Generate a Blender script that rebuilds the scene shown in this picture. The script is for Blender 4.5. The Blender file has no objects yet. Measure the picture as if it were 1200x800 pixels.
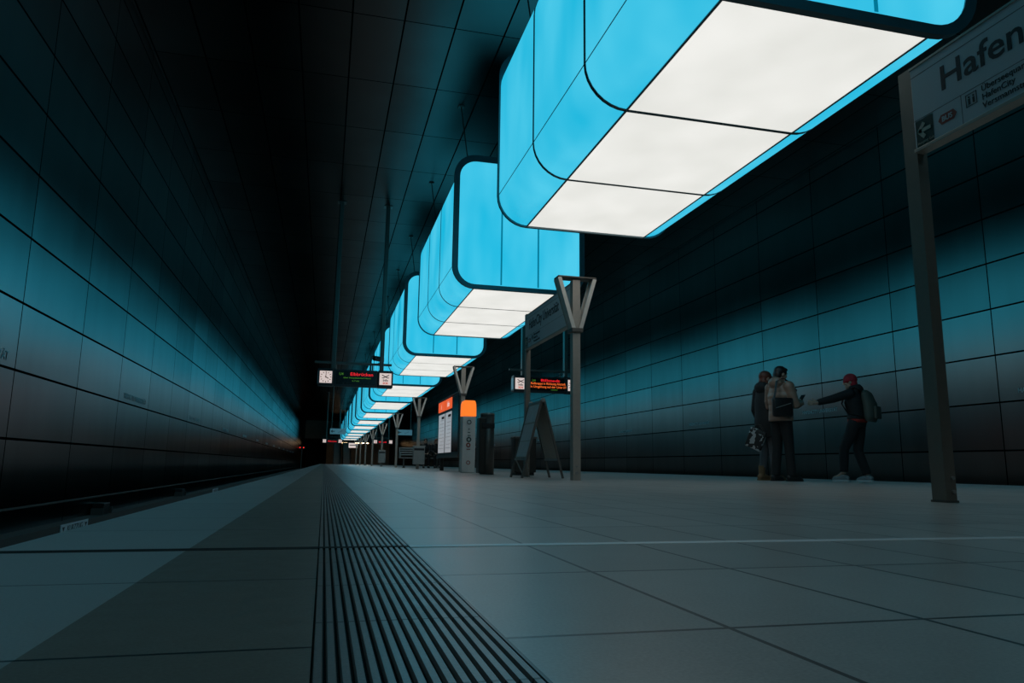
import bpy, bmesh, math, random
from mathutils import Vector, Matrix, Euler
random.seed(7)
SC = bpy.context.scene
COL = SC.collection
PI = math.pi
D = math.radians

# ------------------------------------------------------------------ scene constants (metres)
HC = 0.175                      # camera height above the platform
XL, XR = -3.44, 11.4            # wall faces
EDGE_L, EDGE_R = -0.612, 8.6    # platform edges
ZC = 7.6                        # ceiling
YB, YE = -6.0, 135.0            # near and far end of the hall
PIT = -1.15                     # track bed
PITCH = 9.247                   # lantern spacing

# ------------------------------------------------------------------ node helpers
class NT:
    def __init__(s, name):
        s.m = bpy.data.materials.new(name); s.m.use_nodes = True
        s.t = s.m.node_tree; s.t.nodes.clear()
        s.out = s.t.nodes.new('ShaderNodeOutputMaterial')
    def n(s, typ, **kw):
        nd = s.t.nodes.new(typ)
        for k, v in kw.items(): setattr(nd, k, v)
        return nd
    def link(s, a, b): s.t.links.new(a, b)
    def val(s, sock, v):
        if hasattr(v, 'links') or isinstance(v, bpy.types.NodeSocket): s.link(v, sock)
        else: sock.default_value = v
    def math(s, op, a, b=0.0, c=None, clamp=False):
        nd = s.n('ShaderNodeMath', operation=op); nd.use_clamp = clamp
        s.val(nd.inputs[0], a); s.val(nd.inputs[1], b)
        if c is not None: s.val(nd.inputs[2], c)
        return nd.outputs[0]
    def mix(s, f, a, b):
        nd = s.n('ShaderNodeMix', data_type='RGBA')
        s.val(nd.inputs[0], f)
        for i, v in ((6, a), (7, b)):
            if isinstance(v, tuple): nd.inputs[i].default_value = (*v[:3], 1)
            else: s.link(v, nd.inputs[i])
        return nd.outputs[2]
    def pos(s):
        g = s.n('ShaderNodeTexCoord'); x = s.n('ShaderNodeSeparateXYZ')
        s.link(g.outputs['Object'], x.inputs[0]); return g.outputs['Object'], x.outputs
    def noise(s, vec, scale, detail=2.0, rough=.5, dims='3D'):
        nd = s.n('ShaderNodeTexNoise', noise_dimensions=dims)
        if vec is not None: s.link(vec, nd.inputs['Vector'])
        nd.inputs['Scale'].default_value = scale; nd.inputs['Detail'].default_value = detail
        nd.inputs['Roughness'].default_value = rough
        return nd.outputs['Fac']
    def maprange(s, v, a, b, c, d):
        nd = s.n('ShaderNodeMapRange'); s.link(v, nd.inputs[0])
        for i, q in enumerate((a, b, c, d)): nd.inputs[i + 1].default_value = q
        return nd.outputs[0]
    def grid(s, coord, period, offset, width):
        """1 inside a joint of the given width, 0 elsewhere"""
        f = s.math('FRACT', s.math('DIVIDE', s.math('SUBTRACT', coord, offset - width / 2), period))
        return s.math('LESS_THAN', f, width / period)
    def cell(s, coord, period, offset):
        return s.math('FLOOR', s.math('DIVIDE', s.math('SUBTRACT', coord, offset), period))
    def bsdf(s, base, rough=.5, metal=0.0, spec=.5, emit=None, estr=0.0, normal=None, coat=0.0, aniso=0.0):
        b = s.n('ShaderNodeBsdfPrincipled')
        for k, v in (('Base Color', base), ('Roughness', rough), ('Metallic', metal), ('Specular IOR Level', spec)):
            if isinstance(v, tuple): b.inputs[k].default_value = (*v[:3], 1)
            else: s.val(b.inputs[k], v)
        if emit is not None:
            if isinstance(emit, tuple): b.inputs['Emission Color'].default_value = (*emit[:3], 1)
            else: s.link(emit, b.inputs['Emission Color'])
            s.val(b.inputs['Emission Strength'], estr)
        if normal is not None: s.link(normal, b.inputs['Normal'])
        b.inputs['Coat Weight'].default_value = coat
        s.link(b.outputs[0], s.out.inputs[0]); return b
    def metal(s, col, rough, joint, jcol=(.004, .004, .004), aniso=0.0):
        g = s.n('ShaderNodeBsdfAnisotropic', distribution='BECKMANN')
        s.link(col, g.inputs['Color']); s.link(rough, g.inputs['Roughness'])
        if aniso:            # vertically brushed sheets: highlights spread along the wall
            g.inputs['Anisotropy'].default_value = aniso
            tv = s.n('ShaderNodeCombineXYZ'); tv.inputs[2].default_value = 1.0; s.link(tv.outputs[0], g.inputs['Tangent'])
        d = s.n('ShaderNodeBsdfDiffuse'); d.inputs[0].default_value = (*jcol, 1)
        m = s.n('ShaderNodeMixShader'); s.link(joint, m.inputs[0]); s.link(g.outputs[0], m.inputs[1]); s.link(d.outputs[0], m.inputs[2])
        s.link(m.outputs[0], s.out.inputs[0])
    def bump(s, h, strength=.2, dist=.01):
        b = s.n('ShaderNodeBump'); s.link(h, b.inputs['Height'])
        b.inputs['Strength'].default_value = strength; b.inputs['Distance'].default_value = dist
        return b.outputs[0]

def simple(name, col, rough=.5, metal=0.0, spec=.5, emit=None, estr=0.0, var=.12, scale=8.0):
    """plain material with a little procedural unevenness"""
    t = NT(name); p, _ = t.pos()
    nz = t.noise(p, scale, 3)
    c = t.mix(nz, tuple(v * (1 - var) for v in col), tuple(min(1, v * (1 + var)) for v in col))
    r = t.maprange(nz, .2, .8, max(.03, rough - .05), min(1, rough + .05))
    t.bsdf(c, r, metal, spec, emit, estr)
    return t.m

def mat_wall(name, oy, dy, oz, dz, c0, c1):
    t = NT(name); p, x = t.pos()
    gy = t.grid(x[1], dy, oy, .022); gz = t.grid(x[2], dz, oz, .03)
    j = t.math('MAXIMUM', gy, gz)
    cv = t.n('ShaderNodeCombineXYZ')
    t.link(t.cell(x[1], dy, oy), cv.inputs[0]); t.link(t.cell(x[2], dz, oz), cv.inputs[1])
    wn = t.n('ShaderNodeTexWhiteNoise', noise_dimensions='3D'); t.link(cv.outputs[0], wn.inputs[0])
    st = t.n('ShaderNodeMapping'); t.link(p, st.inputs[0]); st.inputs['Scale'].default_value = (1, 2.0, .35)
    nz = t.noise(st.outputs[0], 1.2, 2, .5)
    k = t.math('ADD', t.math('MULTIPLY', wn.outputs['Value'], .5), t.math('MULTIPLY', nz, .5))
    c = t.mix(k, c0, c1)
    t.metal(c, t.maprange(k, .2, .8, .282, .315), j, aniso=.34)
    return t.m

def mat_ceiling():
    t = NT('ceiling_metal_tiles'); p, x = t.pos()
    j = t.math('MAXIMUM', t.grid(x[0], .867, .07, .03), t.grid(x[1], 2.15, .7, .022))
    cv = t.n('ShaderNodeCombineXYZ')
    t.link(t.cell(x[0], .867, .07), cv.inputs[0]); t.link(t.cell(x[1], 2.15, .7), cv.inputs[1])
    wn = t.n('ShaderNodeTexWhiteNoise', noise_dimensions='3D'); t.link(cv.outputs[0], wn.inputs[0])
    nz = t.noise(p, .9, 4)
    k = t.math('ADD', t.math('MULTIPLY', wn.outputs['Value'], .4), t.math('MULTIPLY', nz, .6))
    c = t.mix(k, (.09, .085, .08), (.16, .155, .15))
    t.metal(c, t.maprange(k, .2, .8, .31, .36), j)
    return t.m

def mat_stone(name, c0, c1, px, ox, py, oy, rough=(.3, .42), jw=.006, jc=(.012, .012, .012), spec=.5):
    t = NT(name); p, x = t.pos()
    jy = t.grid(x[1], py, oy, jw)
    j = jy if px is None else t.math('MAXIMUM', t.grid(x[0], px, ox, jw * .9), jy)
    fine = t.noise(p, 230, 2, .6); big = t.noise(p, 2.2, 4, .6); mid = t.noise(p, 22, 4, .6)
    k = t.math('ADD', t.math('MULTIPLY', fine, .55), t.math('ADD', t.math('MULTIPLY', big, .25), t.math('MULTIPLY', mid, .2)))
    cv = t.n('ShaderNodeCombineXYZ')
    t.link(t.cell(x[1], py, oy), cv.inputs[1])
    if px is not None: t.link(t.cell(x[0], px, ox), cv.inputs[0])
    wn = t.n('ShaderNodeTexWhiteNoise', noise_dimensions='3D'); t.link(cv.outputs[0], wn.inputs[0])
    k2 = t.math('ADD', k, t.math('MULTIPLY', t.math('SUBTRACT', wn.outputs['Value'], .5), .14))
    c = t.mix(t.maprange(k2, .3, .7, 0, 1), c0, c1)
    c = t.mix(j, c, jc)
    r = t.maprange(mid, .25, .75, rough[0], rough[1])
    t.bsdf(c, r, 0.0, spec)
    return t.m

def mat_lit(name, c0, c1, scale, stretch, strength, base=(.6, .6, .6)):
    """a backlit diffuser: slight unevenness of the tubes behind it"""
    t = NT(name); p, x = t.pos()
    mp = t.n('ShaderNodeMapping'); t.link(p, mp.inputs[0]); mp.inputs['Scale'].default_value = stretch
    nz = t.noise(mp.outputs[0], scale, 2, .5)
    t.bsdf(base, .35, 0, .4, t.mix(t.maprange(nz, .3, .7, 0, 1), c0, c1), strength)
    return t.m

M = {}
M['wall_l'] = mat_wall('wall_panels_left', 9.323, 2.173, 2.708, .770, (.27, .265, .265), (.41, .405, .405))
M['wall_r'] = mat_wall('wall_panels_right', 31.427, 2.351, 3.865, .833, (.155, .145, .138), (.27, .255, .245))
M['ceiling'] = mat_ceiling()
M['floor'] = mat_stone('platform_granite', (.36, .34, .32), (.58, .55, .52), .2585, .188, .437, 1.64, (.282, .33), .008)
M['stripe'] = mat_stone('light_edge_stone', (.40, .385, .37), (.54, .52, .50), None, 0, .437, 1.64, (.29, .35))
M['dark_stripe'] = mat_stone('dark_edge_stone', (.20, .168, .138), (.31, .265, .222), None, 0, .437, 1.64, (.36, .5))
M['tactile'] = mat_stone('ribbed_stone', (.21, .20, .19), (.34, .33, .32), None, 0, .255, 1.64, (.285, .38), .005)
M['groove'] = simple('groove_dark', (.04, .038, .036), .8, 0, .1)  # plain dark tone for the rib bed and left part of the joint
M['steel'] = simple('brushed_steel', (.50, .435, .375), .45, .65, scale=20)
M['steel_dark'] = simple('dark_steel', (.16, .145, .13), .45, .6, scale=14)
M['alu'] = simple('aluminium_strip', (.82, .84, .85), .4, .2)
M['post_steel'] = simple('dark_brushed_post', (.29, .245, .205), .42, .8, scale=20)
M['zinc'] = simple('zinc_sheet', (.42, .41, .39), .45, .8)
M['black'] = simple('black_paint', (.012, .012, .013), .45)
M['frame'] = simple('lantern_frame_metal', (.11, .17, .19), .42, .5)
M['lid'] = simple('lantern_lid_metal', (.05, .05, .05), .5, .6)
M['concrete'] = simple('pit_concrete', (.055, .052, .048), .85, 0, .2, var=.3, scale=3)
M['endwall'] = simple('end_wall_concrete', (.42, .36, .30), .8, 0, .3, var=.2, scale=1)
M['ballast'] = simple('track_bed', (.02, .018, .016), .9, 0, .1, var=.4, scale=12)
M['brownkerb'] = simple('cable_duct_brown', (.10, .085, .075), .7)
M['enamel'] = simple('white_enamel_sign', (.74, .76, .78), .4, 0, .4, var=.03)
M['plate'] = simple('plate_white', (.75, .78, .8), .5)
M['ink'] = simple('sign_ink', (.02, .02, .022), .5)
M['greyink'] = simple('sign_grey_ink', (.10, .10, .105), .5)
M['exitgreen'] = simple('exit_green', (.010, .055, .045), .4)
M['cream'] = simple('arrow_cream', (.55, .56, .46), .5)
M['busred'] = simple('bus_red', (.38, .07, .05), .5)
M['blue'] = mat_lit('lantern_blue_diffuser', (.008, .465, .715), (.075, .590, .820), 1.0, (1.5, .9, .5), 1.0, (.05, .2, .25))
M['blue_joint'] = simple('lantern_blue_joint', (.02, .12, .16), .4, emit=(0, .17, .28), estr=1.0)
M['white'] = mat_lit('lantern_white_diffuser', (.74, .735, .69), (.87, .86, .82), 1.1, (1.0, .8, 1), 1.0)
M['led_red'] = simple('led_red', (.05, 0, 0), .5, emit=(1, .02, .03), estr=.9)
M['led_orange'] = simple('led_orange', (.05, .02, 0), .5, emit=(1, .17, .03), estr=.9)
M['led_green'] = simple('led_green', (0, .03, 0), .5, emit=(.12, .42, .05), estr=.35)
M['screen'] = simple('display_glass', (.008, .012, .010), .25)
M['lit_white'] = simple('lit_white_panel', (.6, .58, .56), .4, emit=(1, .80, .74), estr=.62)
M['lit_red'] = simple('lit_panel_red', (.4, .05, .02), .4, emit=(.9, .12, .06), estr=.5)
M['housing'] = simple('display_housing', (.05, .05, .052), .4, .3)
M['orange'] = simple('orange_lamp', (.6, .2, .03), .4, emit=(1, .20, .02), estr=.95, var=.05)
M['orange_dim'] = simple('orange_header', (.6, .12, .02), .4, emit=(1, .13, .03), estr=.75, var=.05)
M['grey_pillar'] = simple('pillar_grey', (.78, .75, .72), .5)
M['poster'] = simple('backlit_poster', (.5, .52, .55), .2, emit=(.80, .84, .90), estr=.34, var=.3, scale=2)
M['case'] = simple('case_metal', (.07, .06, .052), .4, .6)
M['warm'] = simple('warm_lamp', (.8, .7, .5), .4, emit=(1, .66, .34), estr=9.0)
M['wing'] = simple('uplight_wing_metal', (.80, .74, .67), .42, .5, scale=20)  # paler than the posts: light caught from lantern undersides put into the colour
M['signal'] = simple('signal_red', (.3, 0, 0), .4, emit=(1, .03, .02), estr=2.5)
M['bluesign'] = simple('blue_sign', (.06, .20, .27), .4, emit=(.09, .26, .34), estr=.35, var=.05)
M['paper'] = simple('notice_paper', (.75, .75, .75), .6)
M['board'] = simple('board_panel', (.52, .46, .39), .5)
M['glass_dark'] = simple('dark_glass', (.01, .01, .01), .12)
M['skin'] = simple('skin', (.50, .30, .22), .55, var=.06)
M['hair'] = simple('dark_hair', (.012, .009, .008), .5)
M['redhair'] = simple('auburn_hair', (.16, .045, .025), .5)
M['puffer'] = simple('brown_puffer', (.24, .165, .13), .36, 0, .6, var=.2, scale=9)
def puffer_mat():
    t = NT('quilted_brown_puffer'); p, x = t.pos()
    q = t.math('ABSOLUTE', t.math('SINE', t.math('MULTIPLY', x[2], 34.0)))
    h = t.math('ADD', t.math('MULTIPLY', q, 1.0), t.math('MULTIPLY', t.noise(p, 16, 3), .8))
    t.bsdf((.30, .185, .135), .36, 0, .6, normal=t.bump(h, .3, .010)); return t.m
M['puffer'] = puffer_mat()
M['blackcloth'] = simple('black_cloth', (.014, .014, .015), .8)
M['coat'] = simple('black_coat', (.018, .018, .019), .75)
M['denim'] = simple('grey_trousers', (.16, .16, .17), .8)
M['boot'] = simple('tan_boot', (.22, .14, .07), .6)
M['shoe'] = simple('black_shoe', (.02, .02, .02), .5)
M['sneaker'] = simple('pale_sneaker', (.55, .57, .58), .6)
M['sneaker_top'] = simple('grey_sneaker_upper', (.26, .27, .28), .7)
M['redcap'] = simple('red_knit', (.42, .018, .03), .8)
M['redshirt'] = simple('red_shirt', (.42, .03, .02), .8)
M['pack'] = simple('olive_grey_pack', (.085, .085, .07), .75)
M['bag'] = simple('black_leather', (.012, .012, .013), .4)
M['tattoo'] = simple('lettering_grey', (.62, .66, .68), .5)
def pattern_mat():
    t = NT('patterned_bag'); p, x = t.pos()
    v = t.n('ShaderNodeTexVoronoi'); t.link(p, v.inputs['Vector']); v.inputs['Scale'].default_value = 13
    k = t.math('GREATER_THAN', t.noise(p, 11, 2), .52)
    t.bsdf(t.mix(k, (.02, .02, .02), (.42, .42, .42)), .6)
    return t.m
M['patterned'] = pattern_mat()

# ------------------------------------------------------------------ mesh helpers
def fin(bm, name):
    bmesh.ops.recalc_face_normals(bm, faces=bm.faces[:])
    me = bpy.data.meshes.new(name); bm.to_mesh(me); bm.free(); return me

def obj(name, bm, mat, parent=None, smooth=False, loc=(0, 0, 0), rot=(0, 0, 0)):
    me = bm if isinstance(bm, bpy.types.Mesh) else fin(bm, name)
    if mat is not None and not me.materials:
        for m in (mat if isinstance(mat, (list, tuple)) else [mat]): me.materials.append(m)
    if smooth:
        for p in me.polygons: p.use_smooth = True
    o = bpy.data.objects.new(name, me); COL.objects.link(o)
    o.location = loc; o.rotation_euler = rot
    if parent is not None: o.parent = parent
    return o

def tag(o, label, cat, group=None):
    o['label'] = label; o['category'] = cat
    if group: o['group'] = group
    return o

def thing(name, label, cat, loc=(0, 0, 0), rz=0.0, group=None):
    o = bpy.data.objects.new(name, None); COL.objects.link(o)
    o.location = loc; o.rotation_euler = (0, 0, rz); o.empty_display_size = .1
    return tag(o, label, cat, group)

def struct(name, bm, mat, **kw):
    o = obj(name, bm, mat, **kw); o['kind'] = 'structure'; return o

def dup(root, loc, label, rz=None):
    r = root.copy(); COL.objects.link(r); r.location = loc; r['label'] = label
    if rz is not None: r.rotation_euler = (0, 0, rz)
    for ch in list(root.children):
        c = ch.copy(); COL.objects.link(c); c.parent = r
        for g in list(ch.children):
            d = g.copy(); COL.objects.link(d); d.parent = c
    return r

def B(): return bmesh.new()

def box(bm, x0, x1, y0, y1, z0, z1, mi=0, bev=0.0, mtx=None):
    vs = [bm.verts.new((x, y, z)) for z in (z0, z1) for y in (y0, y1) for x in (x0, x1)]
    fs = [bm.faces.new([vs[i] for i in q]) for q in ((0, 2, 3, 1), (4, 5, 7, 6), (0, 1, 5, 4), (2, 6, 7, 3), (0, 4, 6, 2), (1, 3, 7, 5))]
    for f in fs: f.material_index = mi
    if bev > 0:
        es = list({e for f in fs for e in f.edges})
        r = bmesh.ops.bevel(bm, geom=es, offset=bev, segments=2, affect='EDGES', profile=.6)
        vs = list({v for f in r['faces'] for v in f.verts} | {v for v in vs if v.is_valid})
    if mtx is not None: bmesh.ops.transform(bm, matrix=mtx, verts=[v for v in vs if v.is_valid])
    return bm

def bar(bm, a, b, w, d=None, up=(0, 0, 1), mi=0):
    """rectangular bar from a to b, w across, d deep"""
    a, b = Vector(a), Vector(b); d = d or w
    f = (b - a).normalized(); u = Vector(up)
    if abs(f.dot(u)) > .98: u = Vector((0, 1, 0))
    s = f.cross(u).normalized(); u = s.cross(f).normalized()
    vs = [bm.verts.new(p + s * sx * w / 2 + u * sy * d / 2) for p in (a, b) for sx, sy in ((-1, -1), (1, -1), (1, 1), (-1, 1))]
    for q in ((0, 3, 2, 1), (4, 5, 6, 7), (0, 1, 5, 4), (1, 2, 6, 5), (2, 3, 7, 6), (3, 0, 4, 7)):
        bm.faces.new([vs[i] for i in q]).material_index = mi
    return bm

def tube(bm, pts, radii, n=12, cap=True, flat=None):
    """loft along points; radii are numbers or (across, deep) pairs; flat = preferred 'across' axis"""
    pts = [Vector(p) for p in pts]
    rings = []
    prev = None
    for i, p in enumerate(pts):
        f = (pts[min(i + 1, len(pts) - 1)] - pts[max(i - 1, 0)]).normalized()
        a = Vector(flat) if flat is not None else (prev if prev is not None else (Vector((1, 0, 0)) if abs(f.x) < .9 else Vector((0, 1, 0))))
        a = (a - f * a.dot(f))
        if a.length < 1e-4: a = f.orthogonal()
        a.normalize(); b = f.cross(a); prev = a
        r = radii[i] if isinstance(radii, (list, tuple)) else radii
        ra, rb = r if isinstance(r, (list, tuple)) else (r, r)
        rings.append([bm.verts.new(p + a * math.cos(2 * PI * k / n) * ra + b * math.sin(2 * PI * k / n) * rb) for k in range(n)])
    for r0, r1 in zip(rings, rings[1:]):
        for k in range(n): bm.faces.new((r0[k], r0[(k + 1) % n], r1[(k + 1) % n], r1[k]))
    if cap:
        bm.faces.new(rings[0][::-1]); bm.faces.new(rings[-1])
    return bm

def ell(bm, c, r, rot=None, n=14):
    m = Matrix.Translation(Vector(c)) @ (rot.to_4x4() if rot is not None else Matrix.Identity(4)) @ Matrix.Diagonal((*r, 1))
    bmesh.ops.create_uvsphere(bm, u_segments=n, v_segments=max(6, n * 2 // 3), radius=1, matrix=m)
    return bm

def cyl(bm, a, b, r, n=14, r2=None): return tube(bm, [a, b], [r, r2 if r2 is not None else r], n)

def text_mesh(s, size, depth=.002, align='LEFT', sx=1.0, bold=0.0):
    c = bpy.data.curves.new('lettering', 'FONT'); c.body = s; c.size = size; c.extrude = depth; c.align_x = align; c.offset = bold
    c.resolution_u = 3
    o = bpy.data.objects.new('lettering', c); COL.objects.link(o)
    dg = bpy.context.evaluated_depsgraph_get()
    me = bpy.data.meshes.new_from_object(o.evaluated_get(dg))
    bpy.data.objects.remove(o); bpy.data.curves.remove(c)
    for v in me.vertices: v.co.x *= sx
    return me

def remesh(bm, voxel, smooth=2):
    """weld overlapping limbs and volumes into one continuous skin"""
    me = fin(bm, 'tmp'); o = bpy.data.objects.new('tmp', me); COL.objects.link(o)
    r = o.modifiers.new('r', 'REMESH'); r.mode = 'VOXEL'; r.voxel_size = voxel; r.use_smooth_shade = True
    if smooth:
        s = o.modifiers.new('s', 'SMOOTH'); s.iterations = smooth; s.factor = .5
    dg = bpy.context.evaluated_depsgraph_get()
    out = bpy.data.meshes.new_from_object(o.evaluated_get(dg))
    bpy.data.objects.remove(o); bpy.data.meshes.remove(me)
    for p in out.polygons: p.use_smooth = True
    return out

def poly_prism(bm, pts, y0, y1, mi=0):
    """pts in the XZ plane, extruded along Y"""
    a = [bm.verts.new((x, y0, z)) for x, z in pts]; b = [bm.verts.new((x, y1, z)) for x, z in pts]
    n = len(pts)
    bm.faces.new(a).material_index = mi; bm.faces.new(b[::-1]).material_index = mi
    for i in range(n): bm.faces.new((a[i], b[i], b[(i + 1) % n], a[(i + 1) % n])).material_index = mi
    return bm

# ------------------------------------------------------------------ camera
cam = bpy.data.cameras.new('camera'); co = bpy.data.objects.new('camera', cam); COL.objects.link(co)
cam.sensor_width = 36; cam.lens = 855.4 / 1200 * 36; cam.clip_start = .02; cam.clip_end = 500
yaw, pitch, roll = .24704, .16788, .01273
F = Vector((math.sin(yaw) * math.cos(pitch), math.cos(yaw) * math.cos(pitch), math.sin(pitch)))
R0 = Vector((math.cos(yaw), -math.sin(yaw), 0)); U0 = R0.cross(F)
Rv = R0 * math.cos(roll) + U0 * math.sin(roll); Uv = U0 * math.cos(roll) - R0 * math.sin(roll)
mw = Matrix((Rv, Uv, -F)).transposed().to_4x4(); mw.translation = (0, 0, HC)
co.matrix_world = mw
SC.camera = co
SC.view_settings.view_transform = 'Standard'; SC.view_settings.look = 'None'
SC.view_settings.exposure = 0.0; SC.view_settings.gamma = 1.0
try: SC.view_settings.use_curve_mapping = False
except Exception: pass
w = bpy.data.worlds.new('dark_hall'); w.use_nodes = True
w.node_tree.nodes['Background'].inputs[0].default_value = (.02, .02, .022, 1)
w.node_tree.nodes['Background'].inputs[1].default_value = .1
SC.world = w
try:
    SC.cycles.use_denoising = True
    SC.cycles.max_bounces = 8
    SC.cycles.sample_clamp_indirect = 4.0
except Exception: pass

# ------------------------------------------------------------------ room shell
SL, SR = -.0019, .188           # ribbed strip
DK = -.2554                     # light / dark boundary
struct('floor', box(B(), SR, EDGE_R, YB, YE, -.30, 0), M['floor'])
struct('trim_1', box(B(), EDGE_L, DK, YB, YE, -.30, 0), M['stripe'])
struct('trim_2', box(B(), DK, SL, YB, YE, -.30, 0), M['dark_stripe'])
bm = B()                        # ribbed guidance strip: 16 raised ribs on a sunken bed
box(bm, SL, SR, YB, YE, -.30, -.0045, 1)
nr = 16; pw = (SR - SL) / nr
for i in range(nr):
    c = SL + (i + .5) * pw
    poly_prism(bm, [(c - pw * .42, -.006), (c + pw * .42, -.006), (c + pw * .27, .0005), (c - pw * .27, .0005)], YB, YE)
struct('trim_3', bm, [M['tactile'], M['groove']])
bm = B()                        # metal expansion joint across the platform
box(bm, EDGE_L, SL, 1.605, 1.645, -.01, .0006, 1); box(bm, SL, SR, 1.612, 1.638, -.01, .0008, 1)
box(bm, SR, EDGE_R, 1.605, 1.645, -.01, .0012, 0)
struct('trim_4', bm, [M['alu'], M['groove']])
bm = B()                        # platform substructure
box(bm, EDGE_L + .12, EDGE_R - .12, YB, YE, PIT - .2, -.30)
struct('floor_base', bm, M['concrete'])
struct('floor_pit_left', box(B(), XL, EDGE_L + .12, YB, YE, PIT - .2, PIT), M['ballast'])
struct('floor_pit_right', box(B(), EDGE_R - .12, XR, YB, YE, PIT - .2, PIT), M['ballast'])
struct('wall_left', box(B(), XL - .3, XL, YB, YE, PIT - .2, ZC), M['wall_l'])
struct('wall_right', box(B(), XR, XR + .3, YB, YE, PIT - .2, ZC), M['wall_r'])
struct('ceiling', box(B(), XL - .3, XR + .3, YB, YE, ZC, ZC + .3), M['ceiling'])
struct('wall_back', box(B(), XL - .3, XR + .3, YB - .3, YB, PIT - .2, ZC + .3), M['black'])
# far end with the mouth of the left tunnel
TX = .35
bm = B()
box(bm, XL - .3, TX, YE, YE + .5, 4.4, ZC + .3); box(bm, TX, XR + .3, YE, YE + .5, PIT - .2, ZC + .3)
struct('wall_end', bm, M['endwall'])
bm = B()
box(bm, XL - .5, XL - .2, YE + .5, YE + 25, PIT, 4.4); box(bm, TX, TX + .3, YE + .5, YE + 25, PIT, 4.4)
box(bm, XL - .5, TX + .3, YE + .5, YE + 25, 4.4, 4.7); box(bm, XL - .5, TX + .3, YE + .5, YE + 25, PIT - .3, PIT)
box(bm, XL - .5, TX + .3, YE + 25, YE + 25.3, PIT, 4.4)
struct('wall_tunnel', bm, M['black'])
# mezzanine landing over the far platform end
bm = B(); box(bm, .8, 10.2, 122, YE, 3.75, 4.6); box(bm, .8, 10.2, 121.9, 122, 3.6, 5.4)
struct('floor_mezzanine', bm, M['lid'])
# cable duct and ledge along the left wall, seen over the platform edge
bm = B(); box(bm, XL, -3.2, YB, YE, PIT, -.655); struct('trim_5', bm, M['brownkerb'])
bm = B(); box(bm, XL, XL + .02, YB, YE, -.40, -.375); struct('trim_6', bm, M['brownkerb'])

def wall_text(parent, side, x, y, z, size, stretch):
    me = text_mesh('HAFENCITY UNIVERSITÄT', size, .002, 'LEFT', stretch)
    o = obj('station_lettering', me, M['tattoo'], bpy.data.objects[parent])
    o.location = (x, y, z); o.rotation_euler = (PI / 2, 0, PI / 2 if side == 'L' else -PI / 2)
for k in range(-1, 12):
    wall_text('wall_left', 'L', XL + .003, 14.0 + 6.52 * k, 1.245, .14, 1.0)
for k in range(-1, 10):
    wall_text('wall_right', 'R', XR - .003, 15.75 + 5.85 * k - (.0 if k else 0), 1.50, .12, .92)

# ------------------------------------------------------------------ lanterns
LW, LH, LR, LL = 2.65, 2.68, .42, 5.396
LXC, LZB = 3.55, 3.56
def rrect(w, h, r, inset=0.0, seg=8):
    """rounded rectangle in XZ, base at z=0, counter-clockwise from bottom-left end of bottom flat"""
    w2 = w / 2 - inset; z0, z1 = inset, h - inset; r = max(.02, r - inset)
    pts = []
    for cx, cz, a0 in ((w2 - r, z0 + r, -90), (w2 - r, z1 - r, 0), (-w2 + r, z1 - r, 90), (-w2 + r, z0 + r, 180)):
        for i in range(seg + 1):
            a = D(a0 + 90 * i / seg); pts.append((cx + r * math.cos(a), cz + r * math.sin(a)))
    return pts
def loop_frame(bm, outer, inner, y0, y1):
    n = len(outer)
    A = [[bm.verts.new((x, y, z)) for x, z in p] for p in (outer, inner) for y in (y0, y1)]
    o0, o1, i0, i1 = A
    for k in range(n):
        j = (k + 1) % n
        for q in ((o0[k], o0[j], o1[j], o1[k]), (i0[k], i1[k], i1[j], i0[j]), (o0[k], i0[k], i0[j], o0[j]), (o1[k], o1[j], i1[j], i1[k])): bm.faces.new(q)
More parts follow.
